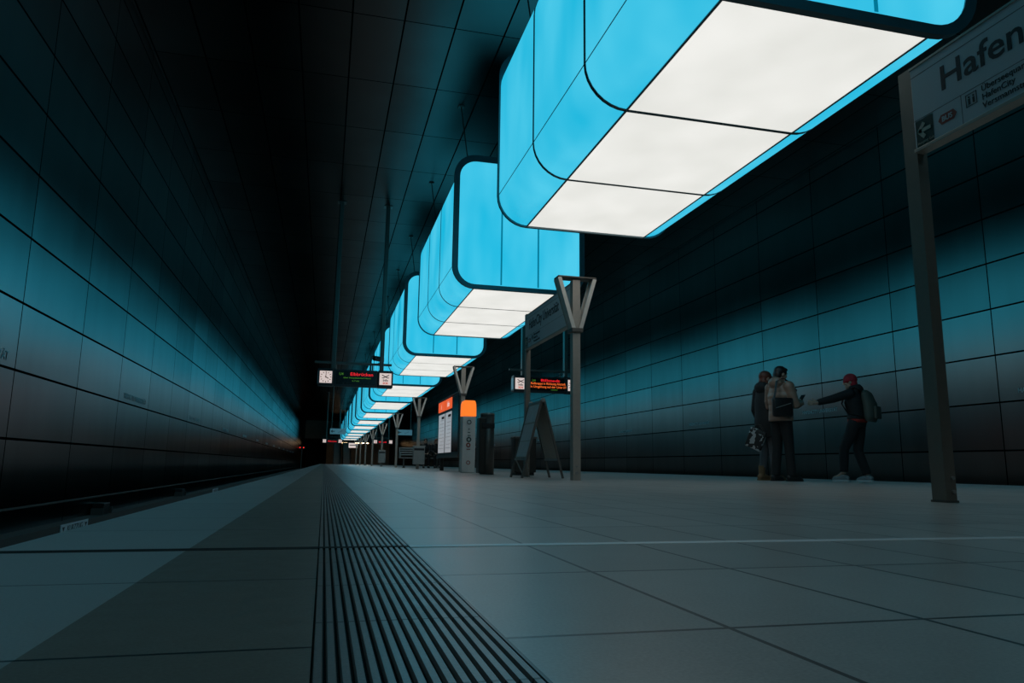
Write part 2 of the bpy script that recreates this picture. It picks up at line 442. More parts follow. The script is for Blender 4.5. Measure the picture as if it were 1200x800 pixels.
def make_lantern(label):
    root = thing('light_box_lantern', label, 'ceiling lamp', (LXC, 4.30, LZB), 0, 'glowing box lanterns over the platform')
    sec = LL / 3; LS = LH - .17; P_ = rrect(LW, LS, LR); seg = 8
    wx = LW / 2 - LR
    for s in range(3):
        y0, y1 = s * sec + .016, (s + 1) * sec - .016
        # skin of one section: right bottom corner up and over to left bottom corner (no bottom flat)
        bm = B(); a = [bm.verts.new((x, y0, z)) for x, z in P_]; b = [bm.verts.new((x, y1, z)) for x, z in P_]
        top0, top1 = seg + seg + 1, 0
        for k in range(len(P_) - 1):
            z = (P_[k][1] + P_[k + 1][1]) / 2
            f = bm.faces.new((a[k], a[k + 1], b[k + 1], b[k])); f.smooth = True
            if z > LS - .02: f.material_index = 1
        bm.faces.new(a[::-1]).material_index = 1; bm.faces.new(b).material_index = 1
        obj('blue_panel', bm, [M['blue'], M['lid']], root)
        bm = B(); box(bm, -wx + .012, wx - .012, y0 + .01, y1 - .01, -.006, .03, 0, .004)
        obj('white_diffuser', bm, M['white'], root)
    bm = B()
    for y, wd in ((sec, .045), (2 * sec, .045)):
        loop_frame(bm, rrect(LW + .012, LS + .012, LR + .006, 0), rrect(LW, LS, LR, .02), y - wd / 2, y + wd / 2)
    for v in bm.verts: v.co.z -= .006
    for sx in (-1, 1):
        box(bm, sx * LW / 2 - .004, sx * LW / 2 + .004, .02, LL - .02, LR - .005, LR + .005)
        box(bm, sx * wx - .011, sx * wx + .011, .02, LL - .02, -.008, .02)
    obj('seam_strip', bm, M['frame'], root)
    for e, y0, y1 in (('near', -.045, .02), ('far', LL - .02, LL + .025)):
        bm = B(); loop_frame(bm, rrect(LW + .05, LH + .05, LR + .02, 0), rrect(LW, LH, LR, .085), y0, y1)
        for v in bm.verts: v.co.z -= .025
        fr = obj('end_frame', bm, M['frame'], root)
        for p in fr.data.polygons: p.use_smooth = False
        bm = B(); q = rrect(LW, LH, LR, .06); yy = y0 + .012 if e == 'near' else y1 - .012
        poly_prism(bm, q, min(yy, yy + (.02 if e == 'near' else -.02)), max(yy, yy + (.02 if e == 'near' else -.02)))
        ep = obj('end_panel', bm, M['blue'], root)
        bm = B(); ys = yy - .006 if e == 'near' else yy + .001
        for t in (-1, 1):
            xs = t * LW * .142
            box(bm, xs - .017, xs + .017, ys, ys + .012, .08, LH - .08)
        obj('end_seam', bm, M['blue_joint'], ep)
    hz = ZC - LZB
    for y in (.5, LL - .5):
        for sx in (-1, 1):
            bm = B(); cyl(bm, (sx * .95, y, LS - .01), (sx * 1.15, y + .1, hz), .012, 8); box(bm, sx * 1.15 - .06, sx * 1.15 + .06, y + .04, y + .16, hz - .03, hz)
            obj('hanger_rod', bm, M['steel_dark'], root)
    return root
ORD = ['nearest', 'second', 'third', 'fourth', 'fifth', 'sixth', 'seventh', 'eighth', 'ninth', 'tenth', 'eleventh', 'farthest']
L0 = None
for n in range(-1, 12):
    lab = ('added unseen blue box lantern directly overhead, lighting the near floor and name sign' if n < 0 else 'huge glowing blue box lantern with white underside cut off by the top of the picture' if n == 0 else
           'farthest of the row of glowing blue box lanterns over the platform' if n == 11 else
           '%s glowing blue box lantern counted away from the big one at the top' % ORD[n])
    if n == -1: L0 = make_lantern(lab); L0.location.y = 4.30 - PITCH  # unseen lantern added to light the near floor and name sign
    else: dup(L0, (LXC, 4.30 + PITCH * n, LZB), lab)

# ------------------------------------------------------------------ posts with V uplights
VZ0, VZ1 = 1.93, 2.58
def make_vpost(label, x, y):
    r = thing('uplight_post', label, 'lamp post', (x, y, 0), 0, 'steel posts with V shaped uplights')
    bm = B()
    box(bm, -.05, .05, -.055, -.043, 0, VZ1 - .02); box(bm, -.05, -.038, -.043, .055, 0, VZ1 - .02); box(bm, .038, .05, -.043, .055, 0, VZ1 - .02)
    box(bm, -.038, .038, .03, .045, 0, VZ1 - .02)
    obj('post', bm, M['steel'], r)
    for s in (-1, 1):
        bm = B(); bar(bm, (s * .05, 0, VZ0 - .02), (s * .245, 0, VZ1), .022, .17, (0, 1, 0))
        for e in (-1, 1): bar(bm, (s * .045, e * .085, VZ0 - .02), (s * .24, e * .085, VZ1), .05, .012, (0, 1, 0))
        obj('uplight_wing', bm, M['wing'], r)
    bm = B(); box(bm, -.26, .26, -.095, .095, VZ1, VZ1 + .02, 0, .004); obj('top_plate', bm, M['steel_dark'], r)
    bm = B(); box(bm, -.075, .075, -.10, .10, VZ0 - .06, VZ0 - .01, 0, .004); obj('wing_bracket', bm, M['steel_dark'], r)
    bm = B(); cyl(bm, (0, -.066, .09), (0, -.054, .09), .022, 12); cyl(bm, (0, -.066, .17), (0, -.054, .17), .013, 12); obj('bolt', bm, M['zinc'], r)
    return r
V0 = make_vpost('steel V uplight post at the near end of the farther station name sign', 3.06, 8.80)
vx = {1: 3.27, 2: 3.31, 3: 3.38, 4: 3.36, 5: 3.36}
vlab = {1: 'steel V uplight post standing behind the orange topped information pillar',
        2: 'steel V uplight post with a grey bin, beside the bench',
        3: 'thick looking V uplight post between the two bins on posts',
        4: 'distant V uplight post with a small grey bin below the red display'}
for k in range(1, 9):
    dup(V0, (vx.get(k, 3.36), 8.80 + 9.1 * k, 0), vlab.get(k, '%s far V uplight post beyond the small grey bins' % ['first', 'second', 'third', 'last'][k - 5] if k >= 5 else ''))

def plain_post(name, label, x, y, h, group):
    r = thing(name, label, 'post', (x, y, 0), 0, group)
    bm = B()
    box(bm, -.036, .036, -.05, -.04, 0, h); box(bm, -.036, -.026, -.04, .05, 0, h); box(bm, .026, .036, -.04, .05, 0, h); box(bm, -.026, .026, .02, .035, 0, h)
    obj('post_channel', bm, M['post_steel'], r)
    for z in (.06, .135):
        bm = B(); cyl(bm, (.012, -.062, z), (.012, -.049, z), .011, 12); obj('bolt', bm, M['zinc'], r)
    bm = B(); box(bm, -.042, .042, -.056, .056, 0, .012); obj('foot_plate', bm, M['steel_dark'], r)
    return r
plain_post('sign_post', 'tall steel post at the far end of the big station name sign', 3.405, 3.475, 2.615, 'sign posts')
plain_post('sign_post', 'steel post at the far end of the farther station name sign', 3.10, 11.25, 2.60, 'sign posts')
plain_post('sign_post', 'steel post at the near end of the big station name sign', 3.405, .62, 2.56, 'sign posts')

# ------------------------------------------------------------------ station name signs (face towards -X, text runs towards the viewer)
def name_sign(label, x, yfar, ynear, z0, z1, st=1.09):
    Ln = yfar - ynear; H = z1 - z0
    r = thing('station_name_sign', label, 'sign', (x, yfar, z0), -PI / 2, 'station name signs')
    # local frame: +X runs along the text (towards the viewer), -Y is the face normal
    bm = B(); box(bm, 0, Ln, .0, .05, .0, H, 0, .003); obj('sign_panel', bm, M['enamel'], r)
    bm = B(); box(bm, -.004, Ln + .004, -.012, .062, -.022, .0, 0, .003); box(bm, -.004, Ln + .004, -.006, .056, H, H + .014); obj('edge_rail', bm, M['steel'], r)
    def tx(s, px, pz, size, mat, nm='lettering', sx=1.0, bold=0.0):
        o = obj(nm, text_mesh(s, size, .0012, 'LEFT', sx, bold), mat, r); o.location = (px, -.0015, pz); o.rotation_euler = (PI / 2, 0, 0); return o
    u = H / .5
    tx('HafenCity Universität', .20 * u, .265 * u, .205 * u, M['ink'], 'station_name', st, .002)
    bm = B(); box(bm, 0, Ln, -.001, .001, .445 * u, .449 * u); box(bm, .0, Ln, -.001, .001, .172 * u, .175 * u); box(bm, .33 * u, .333 * u, -.001, .001, .0, .172 * u)
    obj('divider_line', bm, M['greyink'], r)
    bm = B(); box(bm, .012, .135 * u, -.003, .001, .005, .165 * u); g = obj('exit_pictogram', bm, M['exitgreen'], r)
    bm = B(); zc = .095 * u
    bar(bm, (.035 * u, -.004, zc), (.118 * u, -.004, zc), .004, .022 * u)
    bar(bm, (.033 * u, -.004, zc - .004), (.073 * u, -.004, zc + .044 * u), .004, .024 * u); bar(bm, (.033 * u, -.004, zc + .004), (.073 * u, -.004, zc - .044 * u), .004, .024 * u)
    obj('arrow', bm, M['cream'], g)
    o = obj('lettering', text_mesh('Ausgang Exit', .023 * u, .001), M['cream'], g); o.location = (.02 * u, -.0045, .018 * u); o.rotation_euler = (PI / 2, 0, 0)
    bm = B(); hx, hz = .235 * u, .095 * u
    pts = [(hx - .062 * u, hz), (hx - .042 * u, hz + .028 * u), (hx + .042 * u, hz + .028 * u), (hx + .062 * u, hz), (hx + .042 * u, hz - .028 * u), (hx - .042 * u, hz - .028 * u)]
    poly_prism(bm, pts, -.003, .001); hb = obj('bus_symbol', bm, M['busred'], r)
    o = obj('lettering', text_mesh('BUS', .042 * u, .001, 'CENTER', 1, .001), M['enamel'], hb); o.location = (hx, -.0045, hz - .015 * u); o.rotation_euler = (PI / 2, 0, 0)
    # lift pictogram: framed box with two standing figures and arrows
    bm = B(); lx, lz, lw = .36 * u, .085 * u, .07 * u
    for q in ((0, 1, 0, .05), (0, 1, .95, 1), (0, .05, 0, 1), (.95, 1, 0, 1)):
        box(bm, lx + q[0] * lw, lx + q[1] * lw, -.002, .001, lz + q[2] * lw, lz + q[3] * lw)
    for fx in (.3, .7):
        box(bm, lx + (fx - .09) * lw, lx + (fx + .09) * lw, -.002, .001, lz + .15 * lw, lz + .62 * lw)
        cyl(bm, (lx + fx * lw, -.002, lz + .74 * lw), (lx + fx * lw, .001, lz + .74 * lw), .08 * lw, 10)
    obj('lift_pictogram', bm, M['ink'], r)
    for i, s in enumerate(('Überseequartier', 'HafenCity', 'Versmannstraße')):
        tx(s, .46 * u, (.128 - .048 * i) * u, .048 * u, M['ink'])
    return r
name_sign('big white HafenCity station name sign cut off by the right picture edge', 3.355, 3.415, .68, 2.075, 2.585)
name_sign('smaller looking white station name sign farther along, under the second lantern', 3.045, 11.19, 8.90, 2.02, 2.55, .80)

# ------------------------------------------------------------------ departure displays
def display(label, xc, y, z0, mirror, lines, small=False, clock=True):
    """front towards -Y. width about 2.1 m"""
    W, H, Dp = 2.06, .46, .30
    r = thing('departure_display', label, 'display', (xc, y, z0), 0, 'hanging departure displays')
    cw = .44
    # clock cube on one end, notice cube on the other
    xs = -W / 2; m = -1 if mirror else 1
    bm = B(); box(bm, -W / 2 + cw, W / 2 - cw, 0, Dp, .0, H, 0, .012); box(bm, -W / 2 + cw, W / 2 - cw, -.012, .02, -.02, .03, 0, .004); obj('display_case', bm, M['housing'], r)
    bm = B(); box(bm, -W / 2 + cw + .05, W / 2 - cw - .05, -.006, .004, .05, H - .04); sc = obj('screen', bm, M['screen'], r)
    def tx(s, x, z, size, mat, sx=1.0, bold=.001):
        o = obj('led_text', text_mesh(s, size, .001, 'LEFT', sx, bold), mat, sc); o.location = (x, -.008, z); o.rotation_euler = (PI / 2, 0, 0)
    for (s, x, z, size, mat, sx) in lines: tx(s, x, z, size, M[mat], sx)
    def cube(cx, kind):
        bm = B(); box(bm, cx - cw / 2 + .01, cx + cw / 2 - .01, -.02, Dp + .02, -.01, H + .01, 0, .03); cb = obj('end_cube', bm, M['housing'], r)
        for yy, sg in ((-.022, 1),):
            bm = B(); box(bm, cx - .165, cx + .165, yy - .002, yy + .006, .065, .395); f = obj('clock_face' if kind == 'clock' else 'info_panel', bm, M['lit_white'], cb)
            bm = B()
            if kind == 'clock':
                for h in range(12):
                    a = h * PI / 6; sx_, sz_ = math.sin(a), math.cos(a)
                    bar(bm, (cx + sx_ * .115, yy - .004, .23 + sz_ * .115), (cx + sx_ * .15, yy - .004, .23 + sz_ * .15), .018, .004, (0, 1, 0))
                obj('hour_mark', bm, M['ink'], f)
                for ang, ln, wd in ((2, .135, .014), (120, .085, .022)):
                    bm = B(); a = D(ang)
                    bar(bm, (cx - math.sin(a) * .025, yy - .007, .23 - math.cos(a) * .025), (cx + math.sin(a) * ln, yy - .007, .23 + math.cos(a) * ln), wd, .003, (0, 1, 0))
                    obj('clock_hand', bm, M['ink'], f)
            else:
                bar(bm, (cx - .10, yy - .004, .345), (cx + .05, yy - .004, .27), .022, .004, (0, 1, 0)); bar(bm, (cx + .10, yy - .004, .345), (cx - .05, yy - .004, .27), .022, .004, (0, 1, 0))
                bar(bm, (cx - .10, yy - .004, .265), (cx - .04, yy - .004, .265), .02, .004, (0, 1, 0)); bar(bm, (cx + .04, yy - .004, .265), (cx + .10, yy - .004, .265), .02, .004, (0, 1, 0))
                obj('telephone_symbol', bm, M['greyink'], f)
                o = obj('lettering', text_mesh('Info', .095, .001, 'CENTER', 1, .002), M['ink'], f); o.location = (cx, yy - .0035, .165); o.rotation_euler = (PI / 2, 0, 0)
                o = obj('lettering', text_mesh('SOS', .075, .001, 'CENTER', 1.1, .003), M['lit_red'], f); o.location = (cx, yy - .0035, .09); o.rotation_euler = (PI / 2, 0, 0)
        # lit side face
        s = -1 if cx < 0 else 1; xf = cx + s * (cw / 2 - .01)
        bm = B(); box(bm, min(xf, xf + s * .004), max(xf, xf + s * .004), .03, Dp - .03, .06, .40); obj('side_panel', bm, M['bluesign'], cb)
    cube(-W / 2 + cw / 2, 'info' if mirror else 'clock'); cube(W / 2 - cw / 2, 'clock' if mirror else 'info')
    # crossbar and suspension tubes
    bm = B(); box(bm, -W / 2 - .1, W / 2 - .05, .10, .18, H + .16, H + .22, 0, .006)
    for x in (-.55, .45): cyl(bm, (x, .14, H - .005), (x, .14, H + .17), .02, 10)
    obj('crossbar', bm, M['steel_dark'], r)
    for x in ((-.62, .70) if not mirror else (-.70, .62)):
        bm = B(); top = ZC - z0
        box(bm, x - .055, x + .055, .06, .22, H + .02, top - .02, 0, .01); box(bm, x - .12, x + .12, .02, .26, top - .02, top); obj('suspension_tube', bm, M['steel_dark'], r)
    return r
YD = 20.6
display('departure display with a clock at its left end, hanging over the left track side', .74, YD, 2.275, False,
        [('U4', -.46, .30, .10, 'led_green', 1), ('Elbbrücken', -.16, .295, .125, 'led_red', 1.12), ('über Hauptbahnhof Nord', -.34, .215, .055, 'led_green', 1.3), ('in 7 min', -.10, .13, .06, 'led_green', 1)])
display('departure display hanging behind the farther station name sign', 6.28, YD, 2.31, True,
        [('U4', -.46, .31, .09, 'led_green', 1), ('Billstedt', -.20, .315, .105, 'led_red', 1.75), ('Rolltreppe in Richtung Altstadt', -.50, .225, .095, 'led_orange', .90), ('in Umgehung auf der Linie U1', -.51, .130, .095, 'led_orange', .97), ('Langzug', .12, .065, .05, 'led_green', 1.3)])
display('far small departure display on the left with glowing red line', .76, 80, 2.23, False, [('Elbbrücken', -.45, .14, .21, 'led_red', .95)], True)
display('far small departure display with red text behind the bins on posts', 6.05, 80, 2.25, True, [('Billstedt', -.45, .14, .21, 'led_red', 1.2)], True)

def cctv(label, loc, rz, arm):
    r = thing('surveillance_camera', label, 'camera', loc, rz)
    bm = B(); box(bm, -.06, .06, -.19, .15, .06, .17, 0, .02); box(bm, -.075, .075, -.23, .10, .165, .185, 0, .006); obj('camera_body', bm, M['housing'], r)
    bm = B(); cyl(bm, (0, -.215, .112), (0, -.18, .112), .042, 14); obj('lens', bm, M['glass_dark'], r)
    bm = B(); cyl(bm, (0, .05, 0), (0, .05, .07), .02, 10); box(bm, -.05, .05, 0, .10, 0, .012)
    if arm: bar(bm, (0, .05, .01), (arm, .05, .01), .03)
    obj('mounting_arm', bm, M['steel_dark'], r)
    return r
cctv('dark surveillance camera on the crossbar of the clock display', (1.36, YD + .12, 2.275 + .46 + .225), D(-50), 0)
cctv('surveillance camera beside the V uplight post of the farther name sign', (7.03, YD + .09, 2.31 + .46 + .225), D(35), 0)

# hanging direction signs far down the hall
def dir_sign(label, xc, y, z0, W, H):
    r = thing('direction_sign', label, 'sign', (xc, y, z0), 0, 'blue hanging direction signs')
    bm = B(); box(bm, -W / 2, W / 2, 0, .12, 0, H, 0, .01); obj('sign_box', bm, M['bluesign'], r)
    bm = B()
    bar(bm, (-W * .42, -.005, H * .5), (-W * .2, -.005, H * .5), .05, .006, (0, 1, 0)); bar(bm, (-W * .42, -.005, H * .5), (-W * .34, -.005, H * .72), .05, .006, (0, 1, 0)); bar(bm, (-W * .42, -.005, H * .5), (-W * .34, -.005, H * .28), .05, .006, (0, 1, 0))
    for i in range(4): box(bm, W * (.02 + .07 * i), W * (.06 + .07 * i), -.006, 0, H * (.25 + .1 * i), H * (.35 + .1 * i))
    obj('pictogram', bm, M['ink'], r)
    for x in (-W * .4, W * .4):
        bm = B(); cyl(bm, (x, .06, H - .01), (x, .06, ZC - z0), .02, 8); obj('suspension_rod', bm, M['steel_dark'], r)
    return r
dir_sign('small blue direction sign above the far left display', .88, 55, 2.25, 1.12, .40)
dir_sign('small blue direction sign left of the V uplight post with the bigger bin', 5.70, 55, 2.28, 1.15, .40)

# ------------------------------------------------------------------ A-frame notice board
def aframe():
    r = thing('a_frame_board', 'folding A frame notice board with paper sheets between the sign posts', 'notice board', (2.99, 10.0, 0), 0)
    hw, ap, dl = .30, 1.10, .64
    def P(s, t, y): return (s * (hw * (1 - t) + .018 * t), y, t * ap)
    for s in (-1, 1):
        for y in (0, dl):
            bm = B(); bar(bm, P(s, 0, y), P(s, 1, y), .03, .022, (0, 1, 0)); obj('leg', bm, M['steel_dark'], r)
        bm = B(); bar(bm, P(s, .24, 0), P(s, .24, dl), .03, .03); bar(bm, P(s, .985, 0), P(s, .985, dl), .03, .03); obj('cross_rail', bm, M['zinc'], r)
        bm = B(); v = [bm.verts.new(Vector(P(s, t, y)) + Vector((s * dx, 0, 0))) for dx in (-.006, .006) for t, y in ((.25, .015), (.25, dl - .015), (.97, dl - .015), (.97, .015))]
        for q in ((0, 1, 2, 3), (7, 6, 5, 4), (0, 4, 5, 1), (1, 5, 6, 2), (2, 6, 7, 3), (3, 7, 4, 0)): bm.faces.new([v[i] for i in q])
        b = obj('board', bm, M['board'], r)
        if s < 0:
            for t0, t1 in ((.27, .47), (.48, .70), (.72, .95)):
                bm = B(); v = [bm.verts.new(Vector(P(s, t, y)) + Vector((-dx, 0, 0))) for dx in (.007, .010) for t, y in ((t0, .05), (t0, dl - .05), (t1, dl - .05), (t1, .05))]
                for q in ((0, 1, 2, 3), (7, 6, 5, 4), (0, 4, 5, 1), (1, 5, 6, 2), (2, 6, 7, 3), (3, 7, 4, 0)): bm.faces.new([v[i] for i in q])
                obj('paper_sheet', bm, M['paper'], b)
    bm = B()
    for y in (.0, dl): cyl(bm, (0, y - .02, ap), (0, y + .02, ap), .03, 12)
    obj('hinge', bm, M['zinc'], r)
    bm = B(); bar(bm, P(-1, .24, .02), (-.12, .3, .02), .015); bar(bm, P(-1, .24, dl - .02), (-.18, .35, .02), .015); obj('brace', bm, M['zinc'], r)
aframe()

# ------------------------------------------------------------------ bins, pillar, display case
r = thing('litter_column', 'dark metal litter column standing right of the orange topped pillar', 'bin', (2.97, 13.7, 0))
bm = B(); tube(bm, [(.02, 0, 0), (.02, 0, 1.12)], [(.135, .16)] * 2, 24, True, (1, 0, 0)); obj('column_body', bm, M['steel_dark'], r, True)
bm = B(); box(bm, -.165, -.03, -.15, .12, .02, 1.06, 0, .02); obj('side_door', bm, M['case'], r)
bm = B(); tube(bm, [(.02, 0, 1.12), (.02, 0, 1.15)], [(.14, .165), (.125, .15)], 24, True, (1, 0, 0)); obj('lid', bm, M['steel'], r)
bm = B(); box(bm, -.12, .13, -.165, -.10, .86, .96, 0, .01); obj('slot', bm, M['black'], r)

r = thing('litter_bin', 'low dark box bin half hidden behind the A frame board', 'bin', (3.52, 13.0, 0))
bm = B(); box(bm, -.2, .2, -.15, .15, .05, .66, 0, .015); obj('bin_body', bm, M['case'], r)
bm = B(); box(bm, -.21, .21, -.16, .16, .66, .69, 0, .008); obj('rim', bm, M['steel_dark'], r)
bm = B(); box(bm, -.17, .17, -.12, .12, 0, .05); obj('plinth', bm, M['black'], r)

r = thing('information_pillar', 'grey help pillar with glowing orange curved top', 'information pillar', (3.06, 16.0, 0))
bm = B(); box(bm, -.15, .15, -.10, .14, 0, 1.235, 0, .025); obj('pillar_body', bm, M['grey_pillar'], r)
bm = B()
prof = [(-.155, 0), (-.155, .14), (-.15, .26), (-.128, .33), (-.10, .345), (.10, .345), (.128, .335), (.15, .26), (.155, .14), (.155, 0)]
poly_prism(bm, [(x, z + 1.235) for x, z in prof], -.105, .145); obj('orange_head', bm, M['orange'], r)
def ring(bm, x, y, z, r0, r1, n=20):
    a = [[bm.verts.new((x + rr * math.cos(2 * PI * k / n), yy, z + rr * math.sin(2 * PI * k / n))) for k in range(n)] for yy in (y, y + .008) for rr in (r0, r1)]
    for k in range(n):
        j = (k + 1) % n
        bm.faces.new((a[0][k], a[0][j], a[1][j], a[1][k])); bm.faces.new((a[1][k], a[1][j], a[3][j], a[3][k])); bm.faces.new((a[0][k], a[2][k], a[2][j], a[0][j]))
bm = B(); ring(bm, 0, -.108, 1.10, .035, .05); obj('speaker_ring', bm, M['ink'], r)
bm = B(); ring(bm, 0, -.108, .72, .03, .055); box(bm, -.03, .03, -.107, -.1, .87, .885); box(bm, -.03, .04, -.107, -.1, .80, .815); obj('call_button', bm, M['exitgreen'], r)
bm = B(); ring(bm, -.01, -.108, .60, .025, .05); box(bm, -.045, .035, -.108, -.1, .50, .515); ring(bm, -.005, -.108, .22, .03, .045); obj('alarm_button', bm, M['busred'], r)
bm = B(); box(bm, -.012, .012, -.107, -.1, .935, .96); obj('microphone', bm, M['ink'], r)

def info_case():
    r = thing('timetable_case', 'glazed timetable case with orange header beside the orange topped pillar', 'notice board', (3.32, 18.35, 0), PI / 2)
    # local +X runs away from the viewer; the glazed face looks to local +Y (world -X)
    Wc = 3.55
    for x in (.05, Wc - .25):
        bm = B(); box(bm, x - .06, x + .06, -.10, .0, 0, 2.02, 0, .006); obj('post', bm, M['case'], r)
    bm = B(); box(bm, 0, Wc, -.075, .05, .42, 2.0, 0, .01); obj('case_body', bm, M['case'], r)
    bm = B(); box(bm, -.02, Wc + .02, -.09, .07, 2.0, 2.04); box(bm, -.02, Wc + .02, -.09, .075, .36, .43); obj('frame_rail', bm, M['steel_dark'], r)
    for x0, x1 in ((.12, 1.0), (1.15, 2.15), (2.3, 3.4)):
        bm = B(); box(bm, x0, x1, .05, .056, .50, 1.60 if x0 > 1 else 1.95); p = obj('poster' if x0 > 1 else 'glass_pane', bm, M['poster'] if x0 > 1 else M['glass_dark'], r)
        if x0 < 1: continue
        bm = B()
        for i in range(9): box(bm, x0 + .1, x1 - .1 - .15 * (i % 3), .0555, .058, .62 + .1 * i, .628 + .1 * i)
        obj('printed_line', bm, M['greyink'], p)
        bm = B(); box(bm, x0 + .08, x0 + .55, .0555, .0585, 1.46, 1.53); obj('red_heading', bm, M['busred'], p)
    for x0, x1, s in ((1.12, 2.18, 'Info'), (2.3, 3.45, 'i')):
        bm = B(); box(bm, x0, x1, .05, .065, 1.68, 1.97); h = obj('orange_header', bm, M['orange_dim'], r)
        o = obj('lettering', text_mesh(s, .2, .001, 'CENTER', 1.2, .004), M['lit_white'], h); o.location = ((x0 + x1) / 2, .067, 1.755); o.rotation_euler = (PI / 2, 0, PI)
info_case()

def post_bin(label, x, y, w, z0, z1):
    r = thing('hanging_bin', label, 'bin', (x, y, z0), 0, 'grey bins hung on the uplight posts')
    h = z1 - z0
    bm = B(); box(bm, -w / 2, w / 2, -.30, -.075, 0, h, 0, .02); box(bm, -.04, .04, -.08, -.056, h * .3, h * .7); obj('bin_body', bm, M['zinc'], r)
    bm = B(); box(bm, -w / 2 - .01, w / 2 + .01, -.31, -.07, h, h + .03, 0, .006); obj('lid', bm, M['steel'], r)
    bm = B(); box(bm, -w / 2 + .03, w / 2 - .03, -.305, -.298, h * .78, h * .9); obj('slot', bm, M['black'], r)
post_bin('grey bin hung on the V uplight post beside the bench', 3.31, 26.9, .42, .16, .80)
post_bin('smaller looking grey bin on the distant V uplight post', 3.36, 45.1, .42, .22, .95)

# ------------------------------------------------------------------ benches
def bench(label, x, y, rz=0.0):
    r = thing('platform_bench', label, 'bench', (x, y, 0), rz)
    for xx in (-.75, .75):
        bm = B(); bar(bm, (xx, .0, 0), (xx, .0, .42), .07, .10, (0, 1, 0)); bar(bm, (xx, -.25, .42), (xx, .25, .42), .05); box(bm, xx - .06, xx + .06, -.2, .2, 0, .02); obj('leg', bm, M['steel_dark'], r)
    bm = B()
    for yy in (-.22, -.12, -.02, .08, .18): box(bm, -.95, .95, yy, yy + .06, .43, .46, 0, .006)
    obj('seat', bm, M['zinc'], r)
    bm = B()
    for zz in (.56, .66, .76, .86): box(bm, -.95, .95, .24 + (zz - .5) * .2, .27 + (zz - .5) * .2, zz, zz + .055, 0, .006)
    obj('backrest', bm, M['zinc'], r)
    for xx in (-.93, -.31, .31, .93):
        bm = B(); bar(bm, (xx, .25, .45), (xx, .34, .92), .035); bar(bm, (xx, -.24, .64), (xx, .28, .64), .035, .03); bar(bm, (xx, -.23, .45), (xx, -.23, .64), .035); obj('armrest', bm, M['zinc'], r)
bench('steel bench with two seated people between the post bin and the timetable case', 4.25, 33.6, 0)

# ------------------------------------------------------------------ kerb plates, signal, end of hall
def kurz(label, y):
    r = thing('stop_marker_plate', label, 'sign', (-3.196, y, -.765), PI / 2, 'short train stop plates along the left track')
    bm = B(); box(bm, 0, 1.12, -.012, .0, 0, .12, 0, .002); obj('plate', bm, M['plate'], r)
    o = obj('lettering', text_mesh('KURZZUG', .105, .001, 'CENTER', 1.28), M['ink'], r); o.location = (.56, -.0135, .022); o.rotation_euler = (PI / 2, 0, 0)
    for x in (.1, 1.02):
        bm = B(); poly_prism(bm, [(x - .045, .085), (x + .045, .085), (x, .03)], -.0145, -.011); obj('triangle', bm, M['ink'], r)
kurz('white KURZZUG plate with two triangles beyond the left platform edge', 10.63)
kurz('second small white plate farther along the left track kerb', 23.9)
def bracket(label, y):
    r = thing('conductor_rail_bracket', label, 'bracket', (-3.26, y, -.655), 0, 'dark brackets on the left track kerb')
    bm = B(); box(bm, -.16, .0, 0, .34, 0, .17, 0, .01); obj('insulator_box', bm, M['black'], r)
    bm = B(); box(bm, -.15, .02, -.10, -.06, 0, .10); box(bm, -.15, .02, .40, .44, 0, .10); obj('clip', bm, M['brownkerb'], r)
bracket('dark box bracket on the left kerb just above the nearer KURZZUG plate', 12.75)
bracket('second dark box bracket on the left kerb, farther along the wall', 19.3)

r = thing('track_signal', 'red track signal lamps beside the left tunnel mouth', 'signal', (-3.0, 105, PIT))
bm = B(); cyl(bm, (0, 0, 0), (0, 0, 3.1), .05, 10); obj('mast', bm, M['steel_dark'], r)
bm = B(); box(bm, -.42, .42, -.05, .12, 3.15, 3.55, 0, .03); obj('signal_head', bm, M['black'], r)
for x in (-.25, .22):
    bm = B(); cyl(bm, (x, -.06, 3.36), (x, -.045, 3.36), .065, 14); obj('lamp_lens', bm, M['signal'], r)

r = thing('strip_lamp', 'long warm strip lamp under the landing at the far end', 'lamp', (3.9, 121.9, 3.35))
bm = B(); box(bm, -3.1, 3.1, 0, .12, .12, .25, 0, .01); obj('lamp_housing', bm, M['housing'], r)
for x0, x1 in ((-3.0, -1.1), (-.95, -.4), (.9, 1.5), (1.8, 2.3), (2.6, 3.0)):
    bm = B(); box(bm, x0, x1, -.01, .1, .0, .12, 0, .01); obj('lamp_tube', bm, M['warm'], r)
r = thing('lit_box_sign', 'small lit white box sign under the landing at the far end', 'sign', (3.85, 105.2, 2.3))
bm = B(); box(bm, -.6, .6, 0, .2, 0, .65, 0, .02); obj('sign_box', bm, M['lit_white'], r)
bm = B(); box(bm, -.5, .5, -.006, 0, .3, .42); obj('printed_bar', bm, M['greyink'], r)
for sx in (-.45, .45):
    bm = B(); cyl(bm, (sx, .1, .64), (sx, .1, ZC - 2.3), .02, 8); obj('suspension_rod', bm, M['steel_dark'], r)

